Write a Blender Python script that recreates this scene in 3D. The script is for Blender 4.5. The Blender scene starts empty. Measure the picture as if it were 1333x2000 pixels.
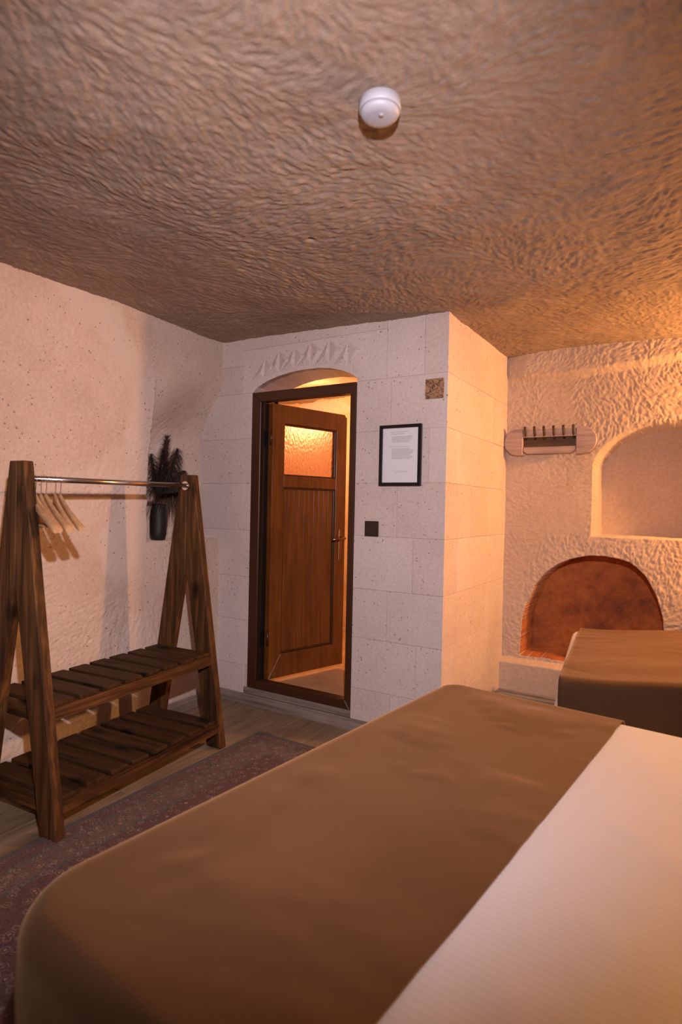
import bpy, bmesh, math, random
import numpy as np
from mathutils import Vector, Matrix
random.seed(7)
R = math.radians
SC = bpy.context.scene
COL = SC.collection

# ------------------------------------------------------------------ camera
YAW, PITCH, ROLL, FPX = R(31.24), R(-.47), R(1.19), 1141.0
fwd = Vector((-math.sin(YAW)*math.cos(PITCH), math.cos(YAW)*math.cos(PITCH), math.sin(PITCH)))
rt = Vector((math.cos(YAW), math.sin(YAW), 0)); up = rt.cross(fwd)
r2 = rt*math.cos(ROLL)+up*math.sin(ROLL); u2 = -rt*math.sin(ROLL)+up*math.cos(ROLL)
cd = bpy.data.cameras.new('camera'); cam = bpy.data.objects.new('camera', cd); COL.objects.link(cam)
m = Matrix.Identity(4)
for i in range(3):
    m[i][0] = r2[i]; m[i][1] = u2[i]; m[i][2] = -fwd[i]
m[0][3], m[1][3], m[2][3] = 0, 0, 1.27
cam.matrix_world = m
cd.sensor_fit = 'VERTICAL'; cd.sensor_height = 36; cd.sensor_width = 24; cd.lens = FPX/2000*36
cd.clip_start = .02
cd.dof.use_dof = True; cd.dof.focus_distance = 3.3; cd.dof.aperture_fstop = 2.8
SC.camera = cam

# ------------------------------------------------------------------ world, lights, exposure
w = bpy.data.worlds.new('world'); SC.world = w; w.use_nodes = True
w.node_tree.nodes['Background'].inputs[0].default_value = (.5, .4, .35, 1)
w.node_tree.nodes['Background'].inputs[1].default_value = .05
def point(name, loc, energy, col, rad=.05):
    l = bpy.data.lights.new(name, 'POINT'); l.energy = energy; l.color = col; l.shadow_soft_size = rad
    o = bpy.data.objects.new(name, l); o.location = loc; COL.objects.link(o); return o
fl_ = bpy.data.lights.new('camera_flash', 'SPOT'); fl_.energy = 270; fl_.color = (1, .87, .91); fl_.shadow_soft_size = .022
fl_.spot_size = R(108); fl_.spot_blend = 1.0
flo_ = bpy.data.objects.new('camera_flash', fl_); flo_.location = (.02, .08, 1.72); COL.objects.link(flo_)
flo_.rotation_euler = (Vector((-2.15, 2.75, 1.22))-flo_.location).to_track_quat('-Z', 'Y').to_euler()
point('warm_wall_lamp', (.90, 3.745, 1.87), 185, (1, .48, .155), .05)
point('bathroom_lamp', (-2.75, 3.95, 1.98), 52, (1, .42, .15), .06)
SC.view_settings.view_transform = 'Standard'
SC.view_settings.look = 'None'
SC.view_settings.gamma = 1
SC.view_settings.use_curve_mapping = False
SC.view_settings.exposure = 0.0

# ------------------------------------------------------------------ node helpers
def mat(name, rough=.8, base=(.5, .5, .5)):
    m = bpy.data.materials.new(name); m.use_nodes = True
    b = m.node_tree.nodes['Principled BSDF']
    b.inputs['Roughness'].default_value = rough
    b.inputs['Base Color'].default_value = (*base, 1)
    return m, m.node_tree, b
def N(nt, t, **kw):
    n = nt.nodes.new(t)
    for k, v in kw.items():
        if k in n.inputs: n.inputs[k].default_value = v
        else: setattr(n, k, v)
    return n
def coord(nt, scale=(1, 1, 1), rot=(0, 0, 0), kind='Object'):
    t = nt.nodes.new('ShaderNodeTexCoord'); mp = nt.nodes.new('ShaderNodeMapping')
    mp.inputs['Scale'].default_value = scale; mp.inputs['Rotation'].default_value = rot
    nt.links.new(t.outputs[kind], mp.inputs[0]); return mp.outputs[0]
def noise(nt, vec, scale, detail=4, rough=.55, dist=0):
    n = N(nt, 'ShaderNodeTexNoise'); n.inputs['Scale'].default_value = scale
    n.inputs['Detail'].default_value = detail; n.inputs['Roughness'].default_value = rough
    n.inputs['Distortion'].default_value = dist
    nt.links.new(vec, n.inputs['Vector']); return n.outputs['Fac']
def voro(nt, vec, scale, feature='F1', rnd=1.0):
    n = N(nt, 'ShaderNodeTexVoronoi'); n.feature = feature; n.inputs['Scale'].default_value = scale
    n.inputs['Randomness'].default_value = rnd
    nt.links.new(vec, n.inputs['Vector']); return n
def ramp(nt, fac, stops, interp='LINEAR'):
    r = nt.nodes.new('ShaderNodeValToRGB'); r.color_ramp.interpolation = interp
    e = r.color_ramp.elements
    while len(e) < len(stops): e.new(.5)
    for i, (p, c) in enumerate(stops):
        e[i].position = p; e[i].color = (*c, 1) if isinstance(c, (tuple, list)) else (c, c, c, 1)
    nt.links.new(fac, r.inputs[0]); return r.outputs[0]
def mix(nt, fac, a, b, typ='MIX'):
    n = nt.nodes.new('ShaderNodeMix'); n.data_type = 'RGBA'; n.blend_type = typ
    for s, v in ((n.inputs[0], fac), (n.inputs[6], a), (n.inputs[7], b)):
        if isinstance(v, (int, float)): s.default_value = v
        elif isinstance(v, tuple): s.default_value = (*v, 1)
        else: nt.links.new(v, s)
    return n.outputs[2]
def math_(nt, op, a, b=0.0, c=None):
    n = nt.nodes.new('ShaderNodeMath'); n.operation = op
    for s, v in zip(n.inputs, (a, b, c if c is not None else 0.0)):
        if isinstance(v, (int, float)): s.default_value = v
        else: nt.links.new(v, s)
    return n.outputs[0]
def bump(nt, b, h, strength=.5, dist=.01, prev=None):
    n = nt.nodes.new('ShaderNodeBump'); n.inputs['Strength'].default_value = strength
    n.inputs['Distance'].default_value = dist; nt.links.new(h, n.inputs['Height'])
    if prev is not None: nt.links.new(prev, n.inputs['Normal'])
    nt.links.new(n.outputs[0], b.inputs['Normal']); return n.outputs[0]

# ------------------------------------------------------------------ materials
def stone(name, c1, c2, pits=True, rough=.95, rand=.0, patch=None):
    m, nt, b = mat(name, rough)
    v = coord(nt)
    n1 = noise(nt, v, 2.3, 5, .6)
    col = ramp(nt, n1, [(.35, c1), (.65, c2)])
    n2 = noise(nt, v, 60, 3, .6)
    col = mix(nt, .35, col, ramp(nt, n2, [(.3, .35), (.7, .65)]), 'OVERLAY')
    if patch:
        n4 = noise(nt, v, 1.6, 2, .4)
        col = mix(nt, ramp(nt, n4, [(.56, 0.0), (.61, 1.0)]), col, patch)
    if rand:
        oi = nt.nodes.new('ShaderNodeObjectInfo')
        col = mix(nt, rand, col, ramp(nt, oi.outputs['Random'], [(0, (.30, .28, .27)), (1, (.70, .68, .66))]), 'OVERLAY')
    n3 = noise(nt, v, 140, 4, .65)
    h = n3
    if pits:
        w_ = noise(nt, v, 9, 2)
        vo = voro(nt, v, 34); 
        d = math_(nt, 'ADD', vo.outputs['Distance'], math_(nt, 'MULTIPLY', w_, .42))
        pit = ramp(nt, d, [(.295, 1.0), (.33, 0.0)])
        vo2 = voro(nt, v, 95)
        d2 = math_(nt, 'ADD', vo2.outputs['Distance'], math_(nt, 'MULTIPLY', noise(nt, v, 21, 2), .42))
        pit2 = ramp(nt, d2, [(.25, .8), (.30, 0.0)])
        pp = math_(nt, 'MAXIMUM', pit, pit2)
        col = mix(nt, math_(nt, 'MULTIPLY', pp, .72), col, (c1[0]*.34, c1[1]*.27, c1[2]*.25))
        h = math_(nt, 'SUBTRACT', n3, math_(nt, 'MULTIPLY', pp, 1.5))
    nt.links.new(col, b.inputs['Base Color'])
    bump(nt, b, h, .55, .004)
    return m
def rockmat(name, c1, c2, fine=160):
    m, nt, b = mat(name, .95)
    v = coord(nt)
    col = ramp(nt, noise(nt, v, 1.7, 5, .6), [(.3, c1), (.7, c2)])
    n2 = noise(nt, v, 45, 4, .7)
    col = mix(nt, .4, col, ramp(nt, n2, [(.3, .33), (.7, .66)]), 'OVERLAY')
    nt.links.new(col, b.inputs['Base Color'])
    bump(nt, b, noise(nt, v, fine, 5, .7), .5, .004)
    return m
def wood(name, axis, c_dark, c_mid, c_light, rough=.5, scale=1.0, rand=True, knots=True, spec=.35):
    m, nt, b = mat(name, rough)
    s = [26*scale]*3; s['XYZ'.index(axis)] = 1.6*scale
    t = nt.nodes.new('ShaderNodeTexCoord'); vec = t.outputs['Object']
    if rand:
        oi = nt.nodes.new('ShaderNodeObjectInfo'); cb = nt.nodes.new('ShaderNodeCombineXYZ')
        r_ = math_(nt, 'MULTIPLY', oi.outputs['Random'], 17.0)
        for k in range(3): nt.links.new(r_, cb.inputs[k])
        va = nt.nodes.new('ShaderNodeVectorMath'); va.operation = 'ADD'
        nt.links.new(vec, va.inputs[0]); nt.links.new(cb.outputs[0], va.inputs[1]); vec = va.outputs[0]
    mp = nt.nodes.new('ShaderNodeMapping'); mp.inputs['Scale'].default_value = s
    nt.links.new(vec, mp.inputs[0])
    g = noise(nt, mp.outputs[0], 1.0, 6, .65, .6)
    s2 = [90*scale]*3; s2['XYZ'.index(axis)] = 3*scale
    mp2 = nt.nodes.new('ShaderNodeMapping'); mp2.inputs['Scale'].default_value = s2
    nt.links.new(vec, mp2.inputs[0])
    g2 = noise(nt, mp2.outputs[0], 1.0, 4, .6, .2)
    f = math_(nt, 'ADD', math_(nt, 'MULTIPLY', g, .7), math_(nt, 'MULTIPLY', g2, .3))
    col = ramp(nt, f, [(.34, c_dark), (.5, c_mid), (.66, c_light)])
    lf = noise(nt, vec, 4.5*scale, 3, .5)
    col = mix(nt, .5, col, ramp(nt, lf, [(.3, .34), (.7, .64)]), 'OVERLAY')
    if knots:
        s3 = [6.5]*3; s3['XYZ'.index(axis)] = 3.6
        mp3 = nt.nodes.new('ShaderNodeMapping'); mp3.inputs['Scale'].default_value = s3
        nt.links.new(vec, mp3.inputs[0])
        vo = voro(nt, mp3.outputs[0], 1.0)
        col = mix(nt, ramp(nt, vo.outputs['Distance'], [(.08, .95), (.24, 0.0)]), col, tuple(x*.25 for x in c_dark))
    nt.links.new(col, b.inputs['Base Color'])
    b.inputs['Specular IOR Level'].default_value = spec
    bump(nt, b, f, .4, .003)
    return m
def plain(name, col, rough=.5, metal=0, spec=.5):
    m, nt, b = mat(name, rough, col); b.inputs['Metallic'].default_value = metal
    b.inputs['Specular IOR Level'].default_value = spec
    return m

M = {}
M['wall_l'] = stone('pecked_plaster_stone', (.54, .41, .34), (.62, .49, .415), True, patch=(.62, .505, .45))
M['ashlar'] = stone('ashlar_stone', (.59, .485, .455), (.66, .55, .52), True, rand=.16)
M['core'] = stone('stone_core', (.57, .47, .44), (.62, .52, .48), False)
M['rear'] = stone('low_bounce_rear_stone', (.14, .105, .08), (.18, .135, .10), False)  # unseen walls coloured extra dark to cut bounced light and deepen shadows
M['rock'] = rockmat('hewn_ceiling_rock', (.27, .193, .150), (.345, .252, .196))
M['wall_b'] = rockmat('pecked_back_rock', (.50, .365, .27), (.58, .435, .335))
M['bath'] = stone('bathroom_stone', (.60, .46, .34), (.72, .58, .44), False)
m, nt, b = mat('terracotta_paint', .75)
v = coord(nt)
c = ramp(nt, noise(nt, v, 4, 6, .7), [(.3, (.16, .040, .014)), (.5, (.42, .115, .024)), (.72, (.62, .19, .035))])
c = mix(nt, .35, c, ramp(nt, noise(nt, v, 30, 5, .7), [(.3, .25), (.7, .7)]), 'OVERLAY')
nt.links.new(c, b.inputs['Base Color']); bump(nt, b, noise(nt, v, 40, 5, .7), .6, .01); M['terra'] = m

M['slat'] = wood('dark_slat_wood', 'X', (.014, .007, .003), (.045, .020, .008), (.075, .033, .012), .62, spec=.18)
for a in 'XYZ':
    M['rack'+a] = wood('dark_stained_wood_'+a.lower(), a, (.014, .0055, .002), (.062, .025, .0085), (.165, .070, .022), .6, spec=.2)
M['plank'] = wood('floor_plank_wood', 'Y', (.11, .072, .044), (.22, .150, .095), (.31, .22, .145), .5, .7, knots=False)
M['skirt'] = wood('grey_baseboard_wood', 'X', (.12, .09, .07), (.22, .17, .14), (.30, .24, .195), .6, .8, knots=False)
M['skirtY'] = wood('grey_baseboard_wood_y', 'Y', (.12, .09, .07), (.22, .17, .14), (.30, .24, .195), .6, .8, knots=False)
M['hanger'] = wood('pale_hanger_wood', 'X', (.34, .18, .085), (.46, .26, .13), (.54, .32, .17), .4, knots=False)
M['hookrail'] = wood('coat_rail_wood', 'X', (.22, .14, .11), (.40, .28, .23), (.52, .37, .30), .45, knots=False)
M['slot'] = wood('dark_slot_wood', 'X', (.04, .018, .005), (.075, .034, .009), (.11, .05, .013), .5, knots=False)
M['door'] = wood('brown_door_foil', 'Z', (.12, .036, .008), (.17, .052, .010), (.23, .075, .014), .30, 1.2, knots=False, spec=.5)
M['doorframe'] = plain('brown_frame_paint', (.052, .018, .007), .36)
M['steel'] = plain('chrome', (.75, .72, .70), .18, 1)
M['bronze'] = plain('bronze_handle', (.28, .16, .10), .28, 1)
M['black'] = plain('black_lacquer', (.010, .009, .010), .3)
M['vase'] = plain('black_ceramic', (.006, .0055, .0055), .55)
M['paper'] = plain('white_paper', (.72, .70, .74), .8)
M['ink'] = plain('grey_ink', (.30, .28, .30), .9)
M['white'] = plain('white_plastic', (.36, .36, .41), .5)
M['whited'] = plain('grey_plastic', (.30, .29, .32), .5)
M['switch'] = plain('brown_switch_plastic', (.035, .018, .014), .4)
M['mattress'] = plain('mattress_ticking', (.6, .58, .56), .9)
M['bedbase'] = plain('dark_bed_base', (.05, .03, .02), .7)
M['stem'] = plain('dry_stem', (.34, .22, .10), .7)
M['plume'] = plain('burgundy_plume', (.075, .026, .020), .8)
M['plume2'] = plain('dark_plume', (.024, .013, .009), .8)
M['glass'] = plain('clear_glass', (1, 1, 1), .05); M['glass'].node_tree.nodes['Principled BSDF'].inputs['Transmission Weight'].default_value = 1
M['rubber'] = plain('black_gasket', (.012, .011, .012), .25)

m, nt, b = mat('frosted_glass', .38, (.66, .46, .42)); b.inputs['Transmission Weight'].default_value = 1
b.inputs['IOR'].default_value = 1.3
v = coord(nt, (1, 1, .45)); vo = voro(nt, v, 90)
bump(nt, b, vo.outputs['Distance'], .9, .004); M['frost'] = m

m, nt, b = mat('brown_cotton', .82)
v = coord(nt)
c = ramp(nt, noise(nt, v, 3, 3, .5), [(.3, (.064, .029, .0110)), (.7, (.084, .039, .0150))])
nt.links.new(c, b.inputs['Base Color'])
b.inputs['Specular IOR Level'].default_value = .25; b.inputs['Sheen Weight'].default_value = .30; b.inputs['Sheen Roughness'].default_value = .5; b.inputs['Sheen Tint'].default_value = (1, .62, .34, 1)
bump(nt, b, noise(nt, v, 500, 2), .15, .001); M['brown'] = m

m, nt, b = mat('striped_white_satin', .6)
v = coord(nt)
sp = nt.nodes.new('ShaderNodeSeparateXYZ'); nt.links.new(v, sp.inputs[0])
st = math_(nt, 'SINE', math_(nt, 'MULTIPLY', sp.outputs['Y'], 2*math.pi/.016))
stc = ramp(nt, math_(nt, 'ADD', math_(nt, 'MULTIPLY', st, .5), .5), [(.35, (.53, .54, .60)), (.65, (.555, .565, .625))])
nt.links.new(stc, b.inputs['Base Color']); bump(nt, b, noise(nt, v, 300, 2), .1, .001); M['satin'] = m
M['sheet'] = plain('white_cotton', (.78, .74, .72), .8)

# carpet: nested border bands of floral print, in the rug's own coordinates
def rugmat(wd, ln):
    m, nt, b = mat('persian_rug', .97)
    v = coord(nt); sp = nt.nodes.new('ShaderNodeSeparateXYZ'); nt.links.new(v, sp.inputs[0])
    dx = math_(nt, 'SUBTRACT', wd/2, math_(nt, 'ABSOLUTE', sp.outputs['X']))
    dy = math_(nt, 'SUBTRACT', ln/2, math_(nt, 'ABSOLUTE', sp.outputs['Y']))
    d = math_(nt, 'MINIMUM', dx, dy)
    G, Rr, Cc, Dk = (.10, .088, .082), (.17, .042, .038), (.30, .215, .17), (.034, .026, .036)
    base = ramp(nt, math_(nt, 'MULTIPLY', d, 2.0), [(0, G), (.05, G), (.055, (.125, .066, .056)), (.16, (.125, .060, .058)),
        (.165, G), (.20, G), (.205, (.14, .088, .078)), (.40, (.135, .080, .075)), (.405, G), (.44, G), (.445, (.11, .052, .046))], 'CONSTANT')
    vo = voro(nt, v, 27); vo2 = voro(nt, v, 52)
    ring = ramp(nt, vo.outputs['Distance'], [(.0, 1.0), (.12, 1.0), (.16, 0.0), (.30, 0.0), (.34, .8), (.42, 0.0)])
    c = mix(nt, ring, base, Cc)
    wv = ramp(nt, noise(nt, v, 34, 2, .5, 3), [(.44, 0.0), (.48, .75), (.52, .75), (.56, 0.0)])
    c = mix(nt, wv, c, Dk)
    c = mix(nt, ramp(nt, vo2.outputs['Distance'], [(.1, .8), (.2, 0.0)]), c, Rr)
    edge = ramp(nt, math_(nt, 'MULTIPLY', d, 2.0), [(.05, 1.0), (.056, 0.0)])
    c = mix(nt, edge, c, (.080, .068, .072))
    c = mix(nt, .3, c, ramp(nt, noise(nt, v, 5, 3), [(.3, .3), (.7, .65)]), 'OVERLAY')
    nt.links.new(c, b.inputs['Base Color']); bump(nt, b, noise(nt, v, 420, 2), .5, .002)
    return m
m, nt, b = mat('patterned_travertine', .7)
v = coord(nt)
c = ramp(nt, noise(nt, v, 30, 3), [(.3, (.34, .17, .085)), (.7, (.46, .25, .13))])
c = mix(nt, ramp(nt, noise(nt, v, 75, 3, .6, 1.5), [(.50, 0.0), (.56, 1.0)]), c, (.09, .045, .025))
nt.links.new(c, b.inputs['Base Color']); bump(nt, b, noise(nt, v, 75, 3, .6, 1.5), .5, .004); M['tile'] = m

# ------------------------------------------------------------------ mesh helpers
def link(name, me, material, parent=None, loc=(0, 0, 0), rz=0, smooth=False):
    o = bpy.data.objects.new(name, me); COL.objects.link(o)
    if material is not None:
        for mm in (material if isinstance(material, list) else [material]): me.materials.append(mm)
    if smooth:
        me.polygons.foreach_set('use_smooth', [True]*len(me.polygons))
    o.parent = parent; o.location = loc; o.rotation_euler[2] = rz
    return o
class MB:
    def __init__(s): s.bm = bmesh.new()
    def box(s, x0, x1, y0, y1, z0, z1, bev=0, mtx=None):
        r = bmesh.ops.create_cube(s.bm, size=1)['verts']
        T = Matrix.Translation(((x0+x1)/2, (y0+y1)/2, (z0+z1)/2)) @ Matrix.Diagonal((x1-x0, y1-y0, z1-z0, 1))
        if mtx is not None: T = mtx @ T
        bmesh.ops.transform(s.bm, matrix=T, verts=r)
        if bev:
            es = list({e for v in r for e in v.link_edges})
            bmesh.ops.bevel(s.bm, geom=es, offset=bev, segments=1, affect='EDGES', profile=.5)
        return s
    def prism(s, pts, d0, d1, plane='xz', bev=0, flip=False):
        # pts in the plane, extruded from d0 to d1 along the missing axis
        def P(a, b, d):
            return {'xz': (a, d, b), 'yz': (d, a, b), 'xy': (a, b, d)}[plane]
        A = [s.bm.verts.new(P(a, b, d0)) for a, b in pts]; B = [s.bm.verts.new(P(a, b, d1)) for a, b in pts]
        n = len(pts); fs = [s.bm.faces.new(A), s.bm.faces.new(B[::-1])]
        for i in range(n): fs.append(s.bm.faces.new((A[(i+1) % n], A[i], B[i], B[(i+1) % n])))
        bmesh.ops.recalc_face_normals(s.bm, faces=fs)
        if bev:
            es = list({e for v in A+B for e in v.link_edges})
            bmesh.ops.bevel(s.bm, geom=es, offset=bev, segments=1, affect='EDGES', profile=.5)
        return s
    def tube(s, path, r, seg=8, cap=True, radii=None):
        path = [Vector(p) for p in path]; rings = []
        t0 = (path[1]-path[0]).normalized(); n = t0.orthogonal().normalized()
        for i, p in enumerate(path):
            t = (path[min(i+1, len(path)-1)]-path[max(i-1, 0)]).normalized()
            n = (n-t*n.dot(t)).normalized(); b = t.cross(n); rr = radii[i] if radii else r
            rings.append([s.bm.verts.new(p+(n*math.cos(2*math.pi*k/seg)+b*math.sin(2*math.pi*k/seg))*rr) for k in range(seg)])
        for i in range(len(rings)-1):
            for k in range(seg):
                f = s.bm.faces.new((rings[i][k], rings[i][(k+1) % seg], rings[i+1][(k+1) % seg], rings[i+1][k])); f.smooth = True
        if cap: s.bm.faces.new(rings[0][::-1]); s.bm.faces.new(rings[-1])
        return s
    def lathe(s, prof, seg=32, c=(0, 0, 0)):
        rings = []
        for r, z in prof:
            rings.append([s.bm.verts.new((c[0]+r*math.cos(2*math.pi*k/seg), c[1]+r*math.sin(2*math.pi*k/seg), c[2]+z)) for k in range(seg)])
        for i in range(len(rings)-1):
            for k in range(seg):
                f = s.bm.faces.new((rings[i][k], rings[i][(k+1) % seg], rings[i+1][(k+1) % seg], rings[i+1][k])); f.smooth = True
        s.bm.faces.new(rings[0][::-1]); s.bm.faces.new(rings[-1])
        bmesh.ops.recalc_face_normals(s.bm, faces=s.bm.faces[:])
        return s
    def build(s, name, material, parent=None, loc=(0, 0, 0), rz=0):
        me = bpy.data.meshes.new(name); s.bm.to_mesh(me); s.bm.free()
        return link(name, me, material, parent, loc, rz)
def thing(name, label, cat, loc=(0, 0, 0), rz=0, group=None):
    o = bpy.data.objects.new(name, None); COL.objects.link(o); o.location = loc; o.rotation_euler[2] = rz
    o.empty_display_size = .1
    tag(o, label, cat, group); return o
def tag(o, label, cat, group=None):
    o['label'] = label; o['category'] = cat
    if group: o['group'] = group
    return o
def struct(o): o['kind'] = 'structure'; return o

# ---- numpy noise
_tab = np.random.RandomState(5).rand(1 << 16)
def vn(u, v, seed=0):
    iu = np.floor(u).astype(np.int64); iv = np.floor(v).astype(np.int64); fu = u-iu; fv = v-iv
    fu = fu*fu*(3-2*fu); fv = fv*fv*(3-2*fv)
    h = lambda a, b: _tab[((a*73856093) ^ (b*19349663) ^ (seed*83492791+1013)) & 0xffff]
    return (h(iu, iv)*(1-fu)+h(iu+1, iv)*fu)*(1-fv)+(h(iu, iv+1)*(1-fu)+h(iu+1, iv+1)*fu)*fv*1.0
def fbm(u, v, o=3, seed=0):
    s = 0; a = 1; t = 0
    for k in range(o): s = s+a*vn(u*2**k, v*2**k, seed+k*7); t += a; a *= .5
    return s/t
def strokes(u, v, wd=.02, ln=.08, seed=0, K=8, fl=.55, ang0=0, spread=1.0):
    """chisel marks whose direction drifts over the surface"""
    ang = ang0+spread*math.pi*2*(fbm(u/fl, v/fl, 2, seed+50)-.5)*1.6
    H = 0; W = 0
    for k in range(K):
        t = math.pi*k/K; c, s = math.cos(t), math.sin(t)
        a = (u*c+v*s); b_ = (-u*s+v*c)
        wob = (vn(u/.09, v/.09, seed+k)-.5)*.03
        n = vn(a/ln+k*31.7, (b_+wob)/wd, seed+k*3)*.65+vn(a/(ln*.5)+k*11.1, (b_+wob)/(wd*.55), seed+k*5+1)*.35
        wt = np.maximum(0, np.cos(ang-t)**2-.55)**2+1e-6
        H = H+wt*n; W = W+wt
    return H/W
def gridmesh(name, U, V, P, mats, matidx=None, parent=None, flip=False):
    nu, nv = len(U), len(V)
    me = bpy.data.meshes.new(name); me.vertices.add(nu*nv)
    me.vertices.foreach_set('co', np.ascontiguousarray(P.reshape(-1, 3), dtype=np.float32).ravel())
    i = np.arange(nu-1)[:, None]*nv+np.arange(nv-1)[None, :]
    q = np.stack([i, i+nv, i+nv+1, i+1], -1).reshape(-1, 4)
    if flip: q = q[:, ::-1]
    nq = len(q); me.loops.add(nq*4); me.polygons.add(nq)
    me.loops.foreach_set('vertex_index', np.ascontiguousarray(q, dtype=np.int32).ravel())
    me.polygons.foreach_set('loop_start', np.arange(0, nq*4, 4, dtype=np.int32))
    me.update(calc_edges=True)
    for mm in mats: me.materials.append(mm)
    if matidx is not None:
        mi = np.maximum(matidx[:-1, :-1], matidx[1:, 1:]).astype(np.int32)
        me.polygons.foreach_set('material_index', mi.ravel())
    me.polygons.foreach_set('use_smooth', np.ones(nq, dtype=bool)); me.update()
    o = bpy.data.objects.new(name, me); COL.objects.link(o); o.parent = parent
    return o
def sstep(a, b, x): t = np.clip((x-a)/(b-a), 0, 1); return t*t*(3-2*t)
def axis(*seg):
    out = []
    for a, b, d in seg: out += list(np.arange(a, b-d*.3, d))
    return np.array(out+[seg[-1][1]])

# ------------------------------------------------------------------ the room: ceiling
CEIL_L, CEIL_R = 2.345, 2.300
def zceil(x, y): return CEIL_L+(CEIL_R-CEIL_L)*sstep(-2.7, -1.2, x)+.02*sstep(2.9, 4.0, y)
U = axis((-2.95, .45, .0055), (.45, 1.5, .05)); V = axis((-1.7, .3, .05), (.3, 4.12, .0055))
X, Y = np.meshgrid(U, V, indexing='ij')
st = strokes(X, Y, .0105, .034, 3, 8, .55, .3, .62)*.72+.28*fbm(X/.022, Y/.022, 2, 19)
amp = .0074*(.7+.6*vn(X/.5, Y/.5, 9))
Z = zceil(X, Y)+(st-.5)*amp*1.9+(fbm(X/.16, Y/.16, 3, 77)-.5)*.014+(fbm(X/.7, Y/.7, 2, 5)-.5)*.03
hole = np.exp(-(((X+1.29)**2+(Y-1.86)**2)/.012**2)); Z += hole*.02
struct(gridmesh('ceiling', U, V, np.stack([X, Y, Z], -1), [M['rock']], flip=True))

def snap(A, B, sf, c):
    for it in range(2):
        s = sf(A, B); e = 1e-4
        ga = (sf(A+e, B)-s)/e; gb = (sf(A, B+e)-s)/e; g2 = np.maximum(ga**2+gb**2, .3)
        if it == 0: tgt = np.where(np.abs(s) < .5*c, 0.0, np.where((s >= .5*c) & (s < 1.5*c), c, s))
        sel = (tgt != s) & ((tgt == 0) | (tgt == c)); d = np.where(sel, tgt-s, 0); d = np.clip(d, -.6*c, .6*c)
        A = A+d*ga/g2; B = B+d*gb/g2
        tgt = np.where(sel, tgt, sf(A, B))
    return A, B
# ---- left wall with its corner niche
U = axis((-1.7, .4, .05), (.4, 3.02, .0055)); V = axis((0, 2.40, .0055))
Yg, Zg = np.meshgrid(U, V, indexing='ij')
def sl(y, z): return np.minimum(y-(2.30+.05*sstep(1.5, 1.98, z)+.010*(fbm(z/.08, z*0, 2, 3)-.5)*2), z-1.045)
Yg, Zg = snap(Yg, Zg, sl, .0055)
top = 1-sstep(1.60, 2.02, Zg-.10*sstep(2.4, 2.9, Yg))
dep = .26*np.clip(sl(Yg, Zg)/.0055, 0, 1)*top*(1-.30*sstep(2.5, 2.93, Yg)**1.5)
patchw = fbm(Yg/.5, Zg/.5, 2, 31)
ampl = .0062*(.22+.9*sstep(.42, .56, patchw))*(.35+.65*sstep(.9, 1.2, Yg))
st = strokes(Yg, Zg, .010, .032, 11, 8, .8, .8, .35)
Xg = -2.70-dep+(st-.5)*2*ampl+(fbm(Yg/.35, Zg/.35, 3, 40)-.5)*.012+(fbm(Yg/.04, Zg/.04, 2, 41)-.5)*.002
struct(gridmesh('wall_left', U, V, np.stack([Xg, Yg, Zg], -1), [M['wall_l']], flip=True))

# ---- back wall (right side of the picture) with arched niche and hearth
YB = 4.02
U = axis((-1.30, .12, .005), (.12, 1.45, .03)); V = axis((0, 2.40, .005))
Xg, Zg = np.meshgrid(U, V, indexing='ij')
nzf = lambda x, z: fbm(x/.06, z/.06, 2, 60)-.5
def sa(x, z):
    az = 1.545+.285*np.clip(1-((x+.11)/.455)**2, 0, 1)**.5
    return np.minimum(np.minimum(z-1.115, az-z), .455-np.abs(x+.11))+nzf(x, z)*.006
# hearth outline
hx = np.array([-.995, -.985, -.941, -.870, -.797, -.70, -.579, -.45, -.343, -.26, -.198, -.165, -.150])
hz = np.array([.30, .46, .678, .83, .905, .962, .992, .99, .968, .90, .783, .68, .50])
def heart_s(x, z):
    best = np.full(x.shape, 1e9); cx_, cz_ = -.575, .40
    ang = np.arctan2(z-cz_, x-cx_); rr = np.hypot(x-cx_, z-cz_)
    pa = np.arctan2(hz-cz_, hx-cx_); pr_ = np.hypot(hx-cx_, hz-cz_)
    pa = np.where(pa < -1, pa+2*np.pi, pa)
    o = np.argsort(pa); ang = np.where(ang < -1, ang+2*np.pi, ang)
    return np.interp(ang, pa[o], pr_[o])-rr
def sh(x, z): return np.minimum(np.where(z > .40, heart_s(x, z), np.minimum(x+.995, -.15-x)), z-.295)+nzf(x, z)*.012
def sboth(x, z): return np.maximum(sa(x, z), sh(x, z))
Xg, Zg = snap(Xg, Zg, sboth, .005)
nz = nzf(Xg, Zg)
n1 = np.clip(sa(Xg, Zg)/.005, 0, 1); n2 = np.clip(sh(Xg, Zg)/.005, 0, 1)
dep = .42*n1+.34*n2
ledge = 1-sstep(.245, .275, Zg)
over = sstep(2.16, 2.21, Zg+.03*np.sin(Xg*3+4))*sstep(-1.15, -.98, Xg)
st = strokes(Xg, Zg, .0095, .022, 21, 8, .4, .9, .7)
rgh = .0052*(.75+.5*sstep(-.7, -.3, Xg)+.4*sstep(.4, .6, fbm(Xg/.4, Zg/.4, 2, 71)))*(1-.7*n1)*(1-.5*n2)
smooth_patch = sstep(.0, .03, np.minimum(np.minimum(Xg+.93, -.58-Xg), np.minimum(Zg-1.11, 1.36-Zg+.12*(Xg+.7)))+nz*.04)
rgh = rgh*(1-.85*smooth_patch)*(1-.8*ledge)
Yg = YB+dep-.055*ledge-.045*over-(st-.5)*2*rgh+(fbm(Xg/.4, Zg/.4, 3, 80)-.5)*.02*(1-ledge)
struct(gridmesh('wall_back', U, V, np.stack([Xg, Yg, Zg], -1), [M['wall_b'], M['terra']], matidx=(dep > .2) & (Zg < 1.05)))

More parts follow.
